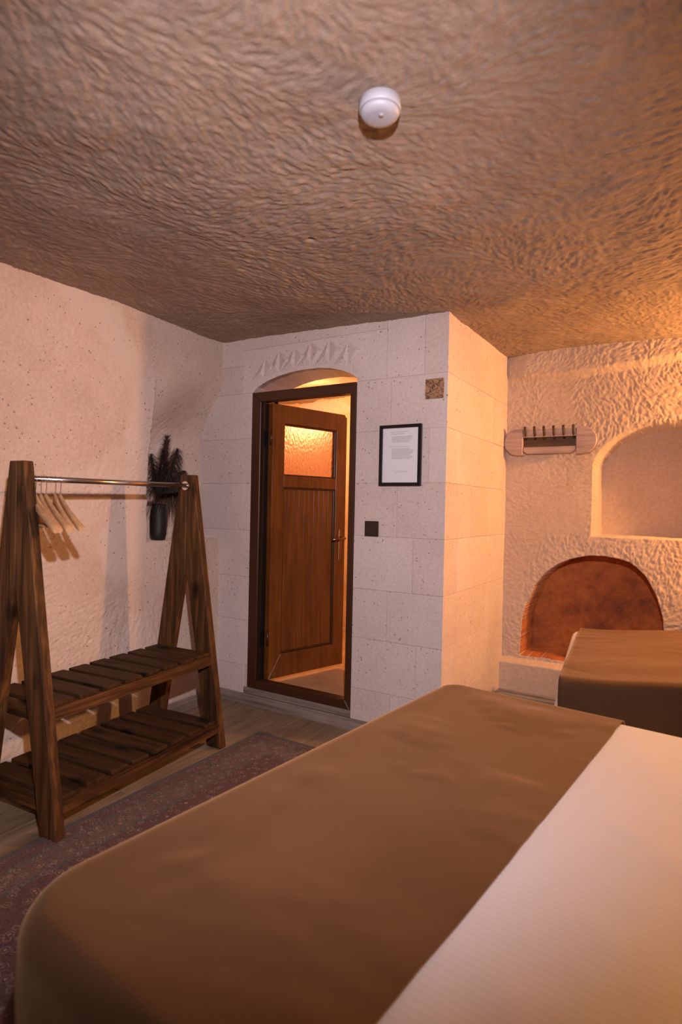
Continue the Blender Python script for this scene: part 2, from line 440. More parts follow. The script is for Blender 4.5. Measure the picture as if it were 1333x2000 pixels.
# ---- the stone wall round the door: core, ashlar blocks
DW = 2.9
archp = [(-2.44, 1.99), (-2.40, 2.022), (-2.33, 2.052), (-2.24, 2.076), (-2.14, 2.092), (-2.04, 2.098), (-1.94, 2.097), (-1.85, 2.085), (-1.77, 2.063), (-1.71, 2.038), (-1.67, 2.010)]
k = MB()
k.box(-3.15, -2.44, DW+.004, DW+.27, 0, 2.45); k.box(-1.67, -1.124, DW+.004, 4.4, 0, 2.45)
k.box(-2.44, -1.67, DW+.06, DW+.27, 0, .10)
for (xa, za), (xb, zb) in zip(archp[:-1], archp[1:]):
    k.prism([(xa, za), (xb, zb), (xb, 2.45), (xa, 2.45)], DW+.004, DW+.27)
wd_ = struct(k.build('wall_door', M['core']))
ZC = [0.0, .24, .53, .81, 1.11, 1.41, 1.70, 1.99, 2.36]
G = .0007
def block(pts, d0=DW, d1=DW+.045, plane='xz', bev=.0012, parent=None):
    o = random.uniform(-.0008, .0008)
    mb = MB(); mb.prism(pts, d0+(o if plane == 'xz' else 0), d1, plane, bev)
    return mb.build('stone_block', M['ashlar'], parent or wd_)
def rect(x0, x1, z0, z1): return [(x0+G, z0+G), (x1-G, z0+G), (x1-G, z1-G), (x0+G, z1-G)]
splits = {0: -1.42, 1: -1.27, 2: -1.45, 3: -1.30, 4: -1.40, 5: -1.22, 6: -1.45}
quoin = {0: .46, 1: .17, 2: .44, 3: .20, 4: .42, 5: .22, 6: .17}
for i in range(7):
    z0, z1 = ZC[i], ZC[i+1]
    block(rect(-3.05, -2.44 if i else -2.47, max(z0, .05), z1))
    xs = splits[i]
    block(rect(-1.67, xs, z0, z1)); block(rect(xs, -1.12, z0, z1), DW, DW+quoin[i])
# lintel with the arch cut out of it, blocks beside it
lp = [(-2.52, 1.99+G), (-2.44, 1.99+G)]+archp[1:-1]+[(-1.67, 2.010), (-1.67, 1.99+G), (-1.48-G, 1.99+G), (-1.48-G, 2.265), (-2.52, 2.265)]
block(lp)
block(rect(-3.05, -2.52, 1.99, 2.17)); block(rect(-3.05, -2.60, 2.17, 2.40)); block(rect(-2.60, -2.52, 2.17, 2.40))
block(rect(-2.52, -1.48, 2.267, 2.40)); block(rect(-1.48, -1.255, 1.99, 2.38)); block(rect(-1.255, -1.12, 1.99, 2.38), DW, DW+.46)
# carved row of pointed facets above the arch
cx_ = [-2.345, -2.232, -2.115, -1.995, -1.865, -1.735]
zt = [2.190, 2.232, 2.238, 2.256, 2.252, 2.222]; zb = [2.078, 2.098, 2.112, 2.128, 2.118, 2.100]
for x, t_, b_ in zip(cx_, zt, zb):
    for sgn in (-1, 1):
        bm = bmesh.new(); y0 = DW-.0005; rz_ = .016
        if sgn < 0: tri = [(x-.004, t_), (x-.108, b_-.012), (x-.004, b_-.004)]
        else: tri = [(x+.004, t_), (x+.004, b_+.004), (x+.090, (t_+b_)/2+.004)]
        vs = [bm.verts.new((p[0], y0+.012, p[1])) for p in tri]; vf = [bm.verts.new((p[0], y0, p[1])) for p in tri]
        cxx = tri[0][0]*.2+tri[1][0]*.15+tri[2][0]*.65; czz = sum(p[1] for p in tri)/3
        ap = bm.verts.new((cxx, y0-rz_, czz))
        for q in range(3):
            bm.faces.new((vf[q], vf[(q+1) % 3], ap)); bm.faces.new((vs[q], vs[(q+1) % 3], vf[(q+1) % 3], vf[q]))
        bmesh.ops.recalc_face_normals(bm, faces=bm.faces[:])
        me = bpy.data.meshes.new('carved_facet'); bm.to_mesh(me); bm.free(); link('carved_facet', me, M['ashlar'], wd_)
# ---- the return wall (side face of the stone pier)
k = MB(); k.box(-1.26, -1.14, DW+.06, YB+.30, 0, 2.45)
wr = struct(k.build('wall_return', M['core']))
rs = {0: [3.6], 1: [3.30, 3.72], 2: [3.62], 3: [3.38, 3.80], 4: [3.64], 5: [3.45], 6: [3.715]}
for i in range(7):
    ys = [DW+quoin[i]]+rs[i]+[4.10]
    for a_, b_ in zip(ys[:-1], ys[1:]):
        block(rect(a_, b_, ZC[i], ZC[i+1]), -1.15, -1.12+random.uniform(-.001, .001), 'yz', parent=wr)
ys = [DW+.46, 4.10]
block(rect(DW+.46, 4.10, 1.99, 2.39), -1.15, -1.12, 'yz', parent=wr)

# ---- unseen sides close the room
k = MB(); k.box(1.36, 1.46, -1.7, 4.5, 0, 2.45); struct(k.build('wall_right', M['rear']))
k = MB(); k.box(-2.8, 1.46, -1.75, -1.65, 0, 2.45); struct(k.build('wall_rear', M['rear']))

# ---- floor: planks over a dark subfloor
k = MB(); k.box(-2.95, 1.46, -1.75, 4.45, -.12, -.025)
fl = struct(k.build('floor', plain('subfloor', (.03, .02, .015), .9)))
pw = .145; x = -2.80; row = 0; cache = {}
while x < 1.30:
    y = -1.64-random.uniform(0, .9)
    while y < 4.1:
        L = 1.25; y0 = max(y, -1.64); y1 = min(y+L, 4.1)
        if y1-y0 > .05:
            key = round(y1-y0, 3)
            if key not in cache:
                mb = MB(); mb.box(-pw/2+.0018, pw/2-.0018, -(y1-y0)/2+.001, (y1-y0)/2-.001, -.022, 0, .0015)
                me = bpy.data.meshes.new('floor_plank'); mb.bm.to_mesh(me); mb.bm.free(); me.materials.append(M['plank']); cache[key] = me
            o = bpy.data.objects.new('floor_plank', cache[key]); COL.objects.link(o); o.parent = fl
            o.location = (x+pw/2, (y0+y1)/2, 0)
        y += L
    x += pw
# ---- baseboards and threshold
prof = [(0, 0), (.022, 0), (.022, .035), (.014, .047), (.014, .055), (.006, .062), (0, .062)]
def skirt(name, p0, p1, nrm, material, along):
    bm = bmesh.new(); A = []; B = []
    for d, z in prof:
        A.append(bm.verts.new((p0[0]+nrm[0]*d, p0[1]+nrm[1]*d, z))); B.append(bm.verts.new((p1[0]+nrm[0]*d, p1[1]+nrm[1]*d, z)))
    n = len(prof)
    for q in range(n-1): bm.faces.new((A[q], B[q], B[q+1], A[q+1]))
    bm.faces.new(A); bm.faces.new(B[::-1]); bmesh.ops.recalc_face_normals(bm, faces=bm.faces[:])
    me = bpy.data.meshes.new(name); bm.to_mesh(me); bm.free(); return struct(link(name, me, material))
skirt('baseboard_door', (-2.685, DW-.001), (-1.12, DW-.001), (0, -1), M['skirt'], 'x')
skirt('baseboard_left', (-2.688, -1.6), (-2.688, DW-.024), (1, 0), M['skirtY'], 'y')
skirt('baseboard_back', (-1.118, 3.958), (1.35, 3.958), (0, -1), M['skirt'], 'x')
skirt('baseboard_return', (-1.119, DW), (-1.119, 3.935), (1, 0), M['skirtY'], 'y')
k = MB(); k.box(-2.468, -1.672, DW-.004, DW+.055, .063, .1035, .003); struct(k.build('trim_1', M['skirt']))

# ---- bathroom beyond the door
def rough_plane(name, U, V, fn, mt, flip=False):
    A, B = np.meshgrid(U, V, indexing='ij')
    return struct(gridmesh(name, U, V, fn(A, B), [mt], flip=flip))
bx0, bx1, by1 = -3.75, -1.66, 4.70
rough_plane('wall_bathroom', axis((bx0-.1, bx1+.1, .03)), axis((0, 2.5, .03)), lambda A, B: np.stack([A, by1+(fbm(A/.2, B/.2, 3, 5)-.5)*.03, B], -1), M['bath'])
k = MB(); k.box(bx1, bx1+.1, DW+.27, by1+.1, 0, 2.5); k.box(bx0-.1, bx0, DW+.27, by1+.1, 0, 2.5); k.box(bx0-.1, -2.44, DW+.23, DW+.27, 0, 2.5)
struct(k.build('wall_bathroom_side', M['bath']))
rough_plane('ceiling_bathroom', axis((bx0-.1, bx1+.1, .02)), axis((DW+.2, by1+.1, .02)), lambda A, B: np.stack([A, B, 2.30+(strokes(A, B, .03, .08, 6)-.5)*.03-.12*sstep(-2.2, -1.7, A)+(fbm(A/.2, B/.2, 3, 8)-.5)*.06], -1), M['rock'], True)
mf = stone('bathroom_floor_stone', (.42, .26, .14), (.62, .42, .24), False, .5)
k = MB(); k.box(bx0-.1, bx1+.1, DW+.05, by1+.1, 0, .115); struct(k.build('floor_bathroom', mf))
k = MB(); k.box(bx0, bx1, by1-.035, by1-.015, .115, .15, .003); struct(k.build('baseboard_bathroom', M['ashlar']))

# ------------------------------------------------------------------ door frame and door
k = MB(); fx0, fx1, fz0, fz1, fw, fd = -2.437, -1.672, .105, 1.988, .072, .062
y0 = DW-.006
k.prism([(fx0, fz0), (fx0+fw, fz0+fw*.75), (fx0+fw, fz1-fw*.85), (fx0, fz1)], y0, y0+fd, bev=.003)
k.prism([(fx1, fz0), (fx1, fz1), (fx1-fw*.5, fz1-fw*.85), (fx1-fw*.5, fz0+fw*.75)], y0, y0+fd, bev=.003)
k.prism([(fx0, fz1), (fx0+fw, fz1-fw*.85), (fx1-fw*.5, fz1-fw*.85), (fx1, fz1)], y0, y0+fd, bev=.003)
k.prism([(fx0, fz0), (fx1, fz0), (fx1-fw*.5, fz0+fw*.75), (fx0+fw, fz0+fw*.75)], y0, y0+fd, bev=.003)
# inner rebate lip
k.box(fx0+fw-.004, fx0+fw+.012, y0+.028, y0+fd, fz0+.05, fz1-.06); k.box(fx1-.052, fx1-.032, y0+.028, y0+fd, fz0+.05, fz1-.06)
dfr = struct(k.build('door_1', M['doorframe']))
k = MB(); k.box(fx0+fw+.012, fx0+fw+.018, y0+.012, y0+fd, fz0+.05, fz1-.06)
k.build('gasket', M['rubber'], dfr)
# leaf: hinge at (-2.34, 2.945) opened about 73 degrees into the bathroom; local x along the leaf, -y faces the room side
HX, HY = -2.338, 2.962
leafang = math.atan2(3.58-2.945, -2.15+2.34)
leaf = thing('interior_door', 'brown half open door with frosted glass pane and slatted lower panel', 'door', (HX, HY, .158), leafang)
LW, LH, T = .640, 1.765, .056
def lb(name, pts, y0=-.5*T, y1=.5*T, bev=.0014, mt=None, parent=None):
    mb = MB(); mb.prism(pts, y0, y1, 'xz', bev); return mb.build(name, mt or M['door'], parent or leaf)
sw = .094; tr_ = .118; br_ = .150
ch = .022  # clipped top corner of the free edge
lb('stile', [(0, 0), (sw, br_*0+sw*.0), (sw, 0), (sw, LH-tr_), (0, LH)][:1]+[(sw, br_), (sw, LH-tr_), (0, LH)])
lb('stile', [(LW, 0), (LW, LH-ch), (LW-ch, LH), (LW-sw, LH-tr_), (LW-sw, br_)][:2]+[(LW-ch*.6, LH-ch*.6), (LW-sw, LH-tr_), (LW-sw, br_)])
lb('rail', [(0, LH), (sw, LH-tr_), (LW-sw, LH-tr_), (LW-ch*.6, LH-ch*.6), (LW-ch, LH)])
lb('rail', [(0, 0), (LW, 0), (LW-sw, br_), (sw, br_)])
mz0, mz1 = 1.235, 1.310
lb('rail', [(sw, mz0), (LW-sw, mz0), (LW-sw, mz1), (sw, mz1)])
# pane and beads
lb('glass_pane', [(sw, mz1), (LW-sw, mz1), (LW-sw, LH-tr_), (sw, LH-tr_)], -.005, .005, 0, M['frost'])
k = MB()
for (a_, b_, c_, d_) in ((sw, LW-sw, mz1, mz1+.009), (sw, LW-sw, LH-tr_-.009, LH-tr_), (sw, sw+.009, mz1, LH-tr_), (LW-sw-.009, LW-sw, mz1, LH-tr_)):
    k.box(a_, b_, -.018, .018, c_, d_, .002)
for (a_, b_, c_, d_) in ((sw, LW-sw, br_, br_+.012), (sw, LW-sw, mz0-.012, mz0), (sw, sw+.012, br_, mz0), (LW-sw-.012, LW-sw, br_, mz0)):
    k.box(a_, b_, -.018, .018, c_, d_, .002)
k.build('glazing_bead', M['doorframe'], leaf)
nb = 10; bw = (LW-2*sw-.024)/nb
for q in range(nb):
    xa = sw+.012+q*bw
    lb('panel_board', [(xa+.0008, br_+.012), (xa+bw-.0008, br_+.012), (xa+bw-.0008, mz0-.012), (xa+.0008, mz0-.012)], -.009, .009, .0014)
# handles on both faces
for sgn in (-1, 1):
    k = MB(); yy = sgn*T/2
    k.box(LW-.062, LW-.030, min(yy, yy+sgn*.007), max(yy, yy+sgn*.007), .735, .955, .003)
    hp = k.build('handle_plate', M['bronze'], leaf)
    k = MB(); k.tube([(LW-.046, yy, .895), (LW-.046, yy+sgn*.05, .895), (LW-.052, yy+sgn*.058, .895), (LW-.085, yy+sgn*.060, .893), (LW-.165, yy+sgn*.055, .888)], .0095, 10)
    k.build('lever', M['bronze'], hp)
for zz in (.22, 1.5):
    k = MB(); k.tube([(-.010, -.026, zz), (-.010, -.026, zz+.09)], .009, 10); k.build('hinge', M['doorframe'], leaf)
# strike-side clip at the top of the gap
# ------------------------------------------------------------------ clothes rack
TH = R(4.4)
rack = thing('clothes_rack', 'dark stained wooden A-frame clothes rack with chrome rail and two slatted shelves', 'clothes rack', (-1.994, 1.305, .0), TH)
RC, HW0, HWT, RH = -.265, .265, .043, 1.425
lwid = .098
def leg(sgn, L0, L1):
    zb_ = .0055 if sgn > 0 else .0005
    def xo(z): return HW0+(HWT-HW0)*z/RH
    zi = .95
    pts = [(RC+sgn*xo(zb_), zb_), (RC+sgn*HWT, RH), (RC+sgn*.0006, RH), (RC+sgn*.0006, zi), (RC+sgn*(HW0-lwid), zb_)]
    mb = MB(); mb.prism(pts, L0, L1, 'xz', .003)
    return mb.build('leg', M['rackZ'], rack)
for L0, L1 in ((0, .042), (.962, 1.004)):
    leg(1, L0, L1); leg(-1, L0, L1)
def xin(z): return HW0+(HWT-HW0)*z/RH
for zt_ in (.497, .152):
    o1 = xin(zt_-.03)
    for sgn in (1, -1):
        k = MB(); xa, xb = sorted((RC+sgn*(o1-.0), RC+sgn*(o1-.040)))
        k.box(xa, xb, .0425, .9615, zt_-.066, zt_-.018, .002); k.build('shelf_rail', M['rackY'], rack)
    for L0, L1 in ((.0425, .066), (.938, .9615)):
        k = MB(); k.box(RC-o1+.041, RC+o1-.041, L0, L1, zt_-.088, zt_-.0185, .002); k.build('cross_board', M['rackX'], rack)
    for q in range(8):
        c_ = .0905+.1175*q; j = random.uniform(-.003, .003)
        k = MB(); k.box(RC-o1+.004+j, RC+o1-.012+j, c_-.046, c_+.046, zt_-.0175, zt_, .0025); k.build('slat', M['slat'], rack)
k = MB(); k.tube([(RC, .0425, 1.358), (RC, .9615, 1.368)], .0125, 20); k.build('hanging_rail', M['steel'], rack)
for L_, z_ in ((.0425, 1.358), (.9495, 1.3675)):
    k = MB(); k.tube([(RC, L_, z_), (RC, L_+.012, z_)], .024, 20); k.build('rail_flange', M['steel'], rack)

# ------------------------------------------------------------------ hangers
def hanger_proto():
    t = thing('clothes_hanger', '', 'hanger')
    # body: swept section from tip to tip
    bm = bmesh.new(); rings = []
    S = np.linspace(-1, 1, 33)
    for s_ in S:
        a = abs(s_); x_ = .218*s_
        zc = -.078-.118*(a**1.25)*(1 if a < .9 else 1)-.008*math.sin(a*math.pi*1.0)
        hh = .0175-.004*a+.004*math.exp(-(a/.12)**2); th = .0065+.007*a**2
        yb = .032*a**1.6
        if a > .97: hh *= .75; th *= .8
        ring = []
        for kk in range(8):
            an = 2*math.pi*kk/8+math.pi/8
            ring.append(bm.verts.new((x_, yb+th*np.sign(math.cos(an))*abs(math.cos(an))**.6, zc+hh*np.sign(math.sin(an))*abs(math.sin(an))**.6)))
        rings.append(ring)
    for i in range(len(rings)-1):
        for kk in range(8):
            f = bm.faces.new((rings[i][kk], rings[i][(kk+1) % 8], rings[i+1][(kk+1) % 8], rings[i+1][kk])); f.smooth = True
    bm.faces.new(rings[0]); bm.faces.new(rings[-1][::-1]); bmesh.ops.recalc_face_normals(bm, faces=bm.faces[:])
    me = bpy.data.meshes.new('body'); bm.to_mesh(me); bm.free(); link('body', me, M['hanger'], t)
    k = MB(); k.tube([(-.185, .024, -.184), (.185, .024, -.184)], .0045, 8); k.build('trouser_bar', M['hanger'], t)
    k = MB(); p = [(0, 0, -.066), (0, 0, -.045), (.006, 0, -.036)]
    for q in range(12):
        an = R(-60+q*22); p.append((.0165*math.cos(an), 0, .0165*math.sin(an)))
    k.tube(p, .0017, 6); k.build('hook', M['steel'], t)
    return t
hang_l = ['pale wooden hanger nearest the left post of the rack', 'pale wooden hanger second from the left post of the rack', 'pale wooden hanger third from the left post of the rack',
          'pale wooden hanger fourth from the left post of the rack', 'pale wooden hanger fifth along the rail, just behind the outermost one', 'outermost pale wooden hanger, farthest along the rail from the left post']
hp0 = hanger_proto()
def dup(root):
    r = root.copy(); COL.objects.link(r)
    for ch in list(root.children):
        c = ch.copy(); COL.objects.link(c); c.parent = r
        for g in ch.children:
            d = g.copy(); COL.objects.link(d); d.parent = c
    return r
HL = [.060, .082, .106, .129, .172, .196]; HA = [-20, -22, -27, -23, -29, -25]
for q, (L_, a_) in enumerate(zip(HL, HA)):
    h = hp0 if q == 0 else dup(hp0)
    lx, ly = RC, L_
    h.location = (-1.994+lx*math.cos(TH)-ly*math.sin(TH), 1.305+lx*math.sin(TH)+ly*math.cos(TH), 1.358+.010*L_-.0022)
    h.rotation_euler = (0, 0, TH+R(a_)); h['label'] = hang_l[q]; h['group'] = 'wooden hangers on the chrome rail'

# ------------------------------------------------------------------ rug
RW, RL = 1.30, 2.9
rug = MB(); rug.box(-RW/2, RW/2, -RL/2, RL/2, 0, .005, .0015)
rg = rug.build('persian_rug', rugmat(RW, RL), None, (-2.098+RW/2+.02, 2.56-RL/2, .0002), R(-.6))
tag(rg, 'worn red and grey patterned oriental rug on the plank floor under the bed', 'rug')

# ------------------------------------------------------------------ beds
def drape(name, x0, x1, W, ztop, drop, material, over_foot=True, infl=0.0, r=.05, Rc=.13, seed=1, fold=.02, parent=None, loc=None, rz=0, far_drop=None, wr=.006, flare=.05, crown=None, extra=None, clampz=None, flatx=0, Rfar=None):
    """cloth lying over a mattress whose foot is x=0 and width 0..W; local coordinates"""
    y0, y1 = -infl, W+infl; xf = x0-infl if over_foot else x0
    def zt(x, y):
        e = np.minimum(np.minimum(y-y0, y1-y), (x-xf) if over_foot else 1.0)
        e = sstep(0, .12, e)
        z = ztop+((fbm(x/.35, y/.22, 3, seed)-.5)*wr*2.0+wr*.8*(strokes(x, y, .05, .35, seed+9, 6, .8)-.5))*e
        if extra: z = z+extra(x, y)*e
        if clampz is not None: z = np.maximum(z, clampz)
        if flatx: z = ztop+(z-ztop)*sstep(flatx, flatx+.15, x)
        if crown: z = z+crown(x, y)
        return z
    # top grid
    xs = np.concatenate([np.linspace(0, 1, 20)**1.8*Rc if over_foot else [], np.arange(Rc+.012 if over_foot else 0, x1-xf, .014), [x1-xf]])
    ny = 130; T_ = np.linspace(0, 1, ny)
    Rf = Rfar or Rc
    cf = lambda q: np.where(xs < q, q-np.sqrt(np.maximum(0, q**2-(q-xs)**2)), 0) if over_foot else xs*0
    ins = cf(Rc); inf_ = cf(Rf)
    nxv = len(xs)
    Xg = np.repeat((xf+xs)[:, None], ny, 1); Yg = (y0+ins)[:, None]+(y1-y0-ins-inf_)[:, None]*T_[None, :]
    top = np.stack([Xg, Yg, zt(Xg, Yg)], -1)
    # skirts hang from the very vertices of the top's border
    idx = np.arange(nxv*ny).reshape(nxv, ny)
    cs = np.clip((Rc-xs)/Rc, 0, 1) if over_foot else xs*0
    csf = np.clip((Rf-xs)/Rf, 0, 1) if over_foot else xs*0
    near = [(idx[i, 0], -cs[i], -math.sqrt(1-cs[i]**2)) for i in range(nxv-1, -1, -1)]
    far = [(idx[i, ny-1], -csf[i], math.sqrt(1-csf[i]**2)) for i in range(nxv)]
    if over_foot: paths = [near+[(idx[0, j], -1.0, 0.0) for j in range(1, ny-1)]+far]
    else: paths = [near, far]
    flat = top.reshape(-1, 3); verts = [flat]; faces = []
    for i in range(nxv-1):
        for j in range(ny-1): a = i*ny+j; faces.append((a, a+ny, a+ny+1, a+1))
    off = nxv*ny
    for P in paths:
        ids = np.array([p[0] for p in P]); A = np.column_stack([flat[ids, 0], flat[ids, 1], [p[1] for p in P], [p[2] for p in P]])
        npt = len(A); sarc = np.concatenate([[0], np.cumsum(np.hypot(*(A[1:, :2]-A[:-1, :2]).T))])
        corner = np.abs(A[:, 2]*A[:, 3])*2
        ds = np.concatenate([np.linspace(0, r*math.pi/2, 10)[1:-1], np.linspace(r*math.pi/2, drop, 22)])
        zt0 = flat[ids, 2]; rows = []
        ph = fbm(sarc/.19, sarc*0+seed, 3, seed+20)*9
        for d in ds:
            if d < r*math.pi/2: o_ = r*math.sin(d/r); dz = r*(1-math.cos(d/r)); t = 0
            else: t = (d-r*math.pi/2)/(drop-r*math.pi/2); o_ = r; dz = r+(d-r*math.pi/2)
            fo = fold*sstep(0, 1, t*1.3)*(np.sin(ph*2.2)+.4*np.sin(ph*5+1))*(1+.8*corner)+flare*t*(1+.4*corner)
            o2 = o_+fo
            rows.append(np.stack([A[:, 0]+A[:, 2]*o2, A[:, 1]+A[:, 3]*o2, zt0-dz], -1))
        rows = np.array(rows); nr = len(ds); verts.append(rows.reshape(-1, 3))
        ring = [ids]+[off+i*npt+np.arange(npt) for i in range(nr)]
        for i in range(nr):
            for j in range(npt-1): faces.append((int(ring[i][j]), int(ring[i+1][j]), int(ring[i+1][j+1]), int(ring[i][j+1])))
        off += nr*npt
    Vv = np.concatenate(verts)
    me = bpy.data.meshes.new(name); me.from_pydata(Vv.tolist(), [], faces); me.update()
    bm = bmesh.new(); bm.from_mesh(me)
    bmesh.ops.recalc_face_normals(bm, faces=bm.faces[:]); bm.to_mesh(me); bm.free()
    o = link(name, me, material, parent, loc or (0, 0, 0), rz, True)
    return o
B1, A1, W1, Z1 = (-1.008, .635, 0), R(-6.3), 1.655, .55
bed = thing('double_bed', 'large double bed in the foreground dressed in brown and white', 'bed', B1, A1)
k = MB(); k.box(.03, 1.98, .03, W1-.03, .06, .27, .01); k.build('bed_base', M['bedbase'], bed)
k = MB(); k.box(.02, 1.99, .02, W1-.02, .272, Z1-.02, .045); k.build('mattress', M['mattress'], bed)
for xx in (.12, 1.86):
    for yy in (.12, W1-.12): k = MB(); k.box(xx-.03, xx+.03, yy-.03, yy+.03, .006, .06); k.build('leg', M['bedbase'], bed)
ex = lambda x, y: .010*np.exp(-((x-.55+(y-.8)*.12)/.10)**2)*np.sin(y*9)+.006*np.sin((x*1.2+y)*11)*sstep(.9, 1.5, y)
dv = drape('white_duvet', 0, 1.99, W1, Z1-.006, .34, M['satin'], True, .0, seed=3, loc=B1, rz=A1, wr=.004, flare=.004, fold=.004, Rc=.10, flatx=.65, Rfar=.05)
tag(dv, 'white satin-striped duvet spread over the large foreground bed', 'duvet')
rn = drape('brown_bed_runner', 0, .630, W1, Z1+.004, .50, M['brown'], True, .012, seed=8, loc=B1, rz=A1, wr=.011, flare=.035, fold=.016, extra=ex, Rc=.11, clampz=Z1+.002, r=.06, Rfar=.04)
tag(rn, 'wide brown cotton runner draped over the foot of the large foreground bed', 'bed runner')
sm = rn.modifiers.new('thickness', 'SOLIDIFY'); sm.thickness = .004; sm.offset = -1
sm = dv.modifiers.new('thickness', 'SOLIDIFY'); sm.thickness = .004; sm.offset = -1

B2, A2, W2, Z2 = (-.462, 2.672, 0), R(6.5), 1.12, .562
bed2 = thing('single_bed', 'narrow single bed against the pecked back wall by the hearth', 'bed', B2, A2)
k = MB(); k.box(.05, 1.42, .05, W2-.08, .06, .27, .01); k.build('bed_base', M['bedbase'], bed2)
k = MB(); k.box(.03, 1.44, .03, W2-.05, .272, Z2-.03, .045); k.build('mattress', M['mattress'], bed2)
for xx in (.12, 1.32):
    for yy in (.12, W2-.14): k = MB(); k.box(xx-.03, xx+.03, yy-.03, yy+.03, .0, .06); k.build('leg', M['bedbase'], bed2)
cr = lambda x, y: .045*sstep(.0, .6, x)
dv2 = drape('white_sheet', -.0, 1.45, W2, Z2-.010, .28, M['sheet'], True, .0, seed=13, loc=B2, rz=A2, wr=.002, flare=.018, fold=.012, Rc=.06, crown=cr, r=.035)
tag(dv2, 'white sheet showing at the foot edge of the single bed beside the hearth', 'bed sheet')
rn2 = drape('brown_bed_runner', -.026, .64, W2, Z2+.002, .50, M['brown'], False, .016, seed=18, loc=B2, rz=A2-R(1.6), wr=.008, flare=.045, fold=.016, crown=cr, clampz=Z2-.002)
tag(rn2, 'brown cotton runner hanging over the side of the single bed by the hearth', 'bed runner')
for o in (dv2, rn2): sm = o.modifiers.new('thickness', 'SOLIDIFY'); sm.thickness = .004; sm.offset = -1

# ------------------------------------------------------------------ detector on the ceiling
dz = 2.298
k = MB(); k.lathe([(.046, .0), (.053, -.004), (.0535, -.022), (.052, -.030)], 40); det = thing('smoke_detector', 'round white detector fixed to the hewn rock ceiling', 'smoke detector', (-.705, 1.312, dz+.004))
k.build('base', M['white'], det)
k = MB(); k.lathe([(.0505, -.030), (.049, -.036), (.043, -.043), (.030, -.046), (.001, -.047)], 40); k.build('cover', M['white'], det)
k = MB(); k.lathe([(.007, -.0465), (.006, -.0495), (.0008, -.050)], 16, (.010, -.012, 0)); k.build('test_button', M['whited'], det)

# ------------------------------------------------------------------ framed notice, switch, tile
fr = thing('picture_frame', 'thin black frame holding a typed page, hung on the stone wall beside the door', 'picture frame', (-1.382, DW-.003, 1.393))
fw_, fh_, b_ = .250, .333, .018
k = MB()
hw = fw_/2
k.prism([(-hw, 0), (-hw+b_, b_), (-hw+b_, fh_-b_), (-hw, fh_)], -.020, 0, bev=.0015); k.prism([(hw, 0), (hw, fh_), (hw-b_, fh_-b_), (hw-b_, b_)], -.020, 0, bev=.0015)
k.prism([(-hw, fh_), (-hw+b_, fh_-b_), (hw-b_, fh_-b_), (hw, fh_)], -.020, 0, bev=.0015); k.prism([(-hw, 0), (hw, 0), (hw-b_, b_), (-hw+b_, b_)], -.020, 0, bev=.0015)
k.build('frame', M['black'], fr)
k = MB(); k.box(-hw+b_-.002, hw-b_+.002, -.009, -.004, b_-.002, fh_-b_+.002); pp = k.build('paper', M['paper'], fr)
k = MB(); rr = random.Random(4)
lines = [.93, .895]+[.845, .825, .805, .785]+[.765, .745]+[.66]+[.62, .60, .58, .56, .54, .52]+[.50, .48, .46, .44]
ind = {.93: (.22, .72), .895: (.22, .62), .66: (.16, .76)}
for l in lines:
    a_, b2_ = ind.get(l, (.26, .88 - rr.random()*.14)); x_ = a_; z_ = b_+l*(fh_-2*b_)
    while x_ < b2_:
        wd2 = rr.uniform(.025, .07); xe = min(x_+wd2, b2_)
        k.box(-hw+b_+x_*(fw_-2*b_), -hw+b_+xe*(fw_-2*b_), -.0096, -.0090, z_-.0010, z_+.0010); x_ = xe+.010
k.build('printed_text', M['ink'], pp)['kind'] = 'stuff'
k = MB()
pts = [(-.040+.085*t, -.0094, .078+.006*math.sin(t*29)*math.exp(-t*1.1)+.003*math.sin(t*63)) for t in np.linspace(0, 1, 50)]
k.tube(pts, .0006, 4); k.build('signature', M['ink'], pp)

sw_ = thing('light_switch', 'square dark brown light switch on the stone wall below the frame', 'light switch', (-1.551, DW-.003, 1.110))
k = MB(); k.box(-.043, .043, -.010, 0, 0, .086, .0025); k.build('plate', M['switch'], sw_)
k = MB(); k.box(-.029, .029, -.014, -.0102, .014, .072, .002); k.build('rocker', M['switch'], sw_)
tl = MB(); tl.box(-.052, .052, -.007, 0, 0, .105, .002)
tl = tl.build('decorative_tile', M['tile'], None, (-1.192, DW-.003, 1.855)); tag(tl, 'small square brown patterned tile near the top corner of the stone pier', 'tile')

# ------------------------------------------------------------------ peg rail on the back wall
pr = thing('peg_rail', 'wooden wall peg rail with rounded ends and six upright pegs', 'coat rack', (-.826, 3.985, 1.728))
hl, hh = .290, .088
for s_ in (-1, 1):
    pts = [(s_*(hl-.085), -hh), (s_*(hl-.085), hh)]
    arc = [(s_*(hl-hh+hh*math.sin(a)*1.0), hh*math.cos(a)) for a in np.linspace(0, math.pi, 17)]
    pts = [(s_*(hl-.088-.035), hh)]+arc+[(s_*(hl-.088-.035), -hh)]
    k = MB(); k.prism(pts, -.032, 0, bev=.004); k.build('end_cap', M['hookrail'], pr)
xr = hl-.088-.037
for z0, z1, c1_, c2_ in ((-.080, -.034, 1, 0), (.030, .080, 0, 1)):
    k = MB(); pts = [(-xr, z0+.02*c1_), (-xr+.025*c1_, z0), (xr-.025*c1_, z0), (xr, z0+.02*c1_), (xr, z1-.0), (-xr, z1)]
    k.prism(pts, -.028, 0, bev=.003); k.build('rail', M['hookrail'], pr)
k = MB(); k.box(-xr-.002, xr+.002, -.008, 0, -.033, .029); k.build('back_board', M['slot'], pr)
for q in range(6):
    x_ = -xr+.014+q*(2*xr-.028)/5
    k = MB(); k.tube([(x_, -.006, .018), (x_, -.028, .045), (x_, -.050, .098)], 0, 8, radii=[.009, .0085, .0075]); k.build('peg', M['slot'], pr)

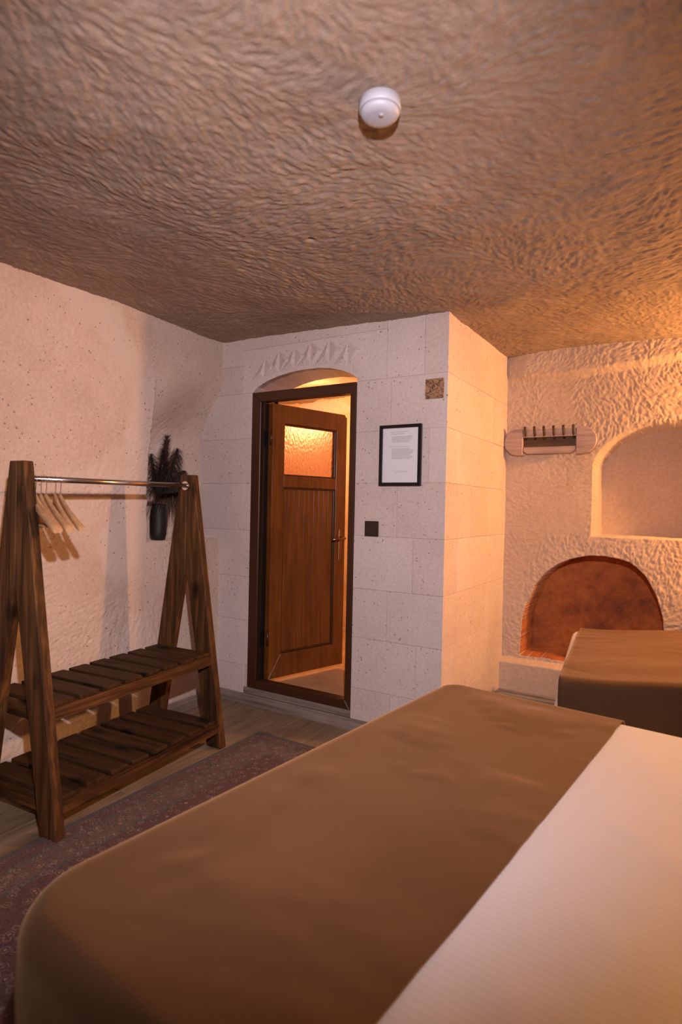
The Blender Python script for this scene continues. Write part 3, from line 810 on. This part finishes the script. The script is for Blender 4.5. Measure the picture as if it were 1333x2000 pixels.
# ------------------------------------------------------------------ vase with dried plumes in the corner niche
VX, VY, VZ = -2.790, 2.462, 1.046
vs_ = MB(); vs_.lathe([(.030, 0), (.040, .004), (.0475, .040), (.0500, .09), (.0500, .14), (.0470, .185), (.040, .212), (.0385, .222), (.033, .222), (.031, .205), (.001, .200)], 28)
vs_ = vs_.build('vase', M['vase'], None, (VX, VY, VZ)); tag(vs_, 'tall matte black ceramic vase standing in the corner niche', 'vase')
def plume_stem(dx, dy, hgt, mt, spread, droop, n, seed, label, group=None, ps=.45):
    rr = random.Random(seed)
    t = thing('dried_grass_stem', label, 'dried grass', (VX+dx*.08, VY+dy*.08, VZ+.19), 0, group)
    base = Vector((0, 0, .015)); tip = Vector((dx*hgt, dy*hgt, hgt))
    mid = base.lerp(tip, .5)+Vector((-dx, -dy, 0))*.02
    def P(s): return base*(1-s)**2+mid*2*s*(1-s)+tip*s*s
    k = MB(); k.tube([P(i/10) for i in range(9)], .0022, 6); k.build('stem', M['stem'], t)
    bm = bmesh.new()
    for i in range(n):
        s = ps+(1-ps)*rr.random(); o = P(s); prog = (s-ps)/(1-ps)
        an = rr.uniform(0, 2*math.pi); out = Vector((math.cos(an), math.sin(an), 0))
        ln = spread*(1.15-prog)*rr.uniform(.6, 1.1)+.025; wd3 = rr.uniform(.0014, .0032)
        pts = []
        for q in range(6):
            u_ = q/5
            pts.append(o+out*(ln*u_*.75*(1+.2*u_))+Vector((0, 0, ln*(.95*u_-droop*u_*u_))))
        side = out.cross(Vector((0, 0, 1))).normalized(); prev = None
        for q, p in enumerate(pts):
            wq = wd3*(1-.8*q/5); a2 = bm.verts.new(p+side*wq); b2 = bm.verts.new(p-side*wq)
            if prev: bm.faces.new((prev[0], prev[1], b2, a2))
            prev = (a2, b2)
    me = bpy.data.meshes.new('plume'); bm.to_mesh(me); bm.free(); o = link('plume', me, mt, t); o['kind'] = 'stuff'
    return t
plume_stem(.10, .02, .430, M['plume'], .055, .25, 800, 1, 'tallest dried grass plume, reddish, rising straight from the black vase', ps=.30)
plume_stem(.24, .10, .365, M['plume2'], .12, 1.4, 700, 2, 'dark dried plume with curling tips leaning right over the black vase', ps=.25)
plume_stem(-.10, -.08, .330, M['plume2'], .10, 1.2, 500, 3, 'dark brown dried plume leaning left against the niche edge', ps=.2)
plume_stem(.16, -.08, .345, M['plume2'], .07, .9, 450, 4, 'dark dried plume standing just right of the tallest one', ps=.3)
plume_stem(-.02, .08, .300, M['plume'], .07, .8, 500, 5, 'shorter reddish dried plume just left of the tallest one', ps=.25)
plume_stem(.50, .16, .230, M['plume2'], .17, 1.8, 700, 6, 'lowest dried plume, drooping far right behind the rack post', ps=.25)
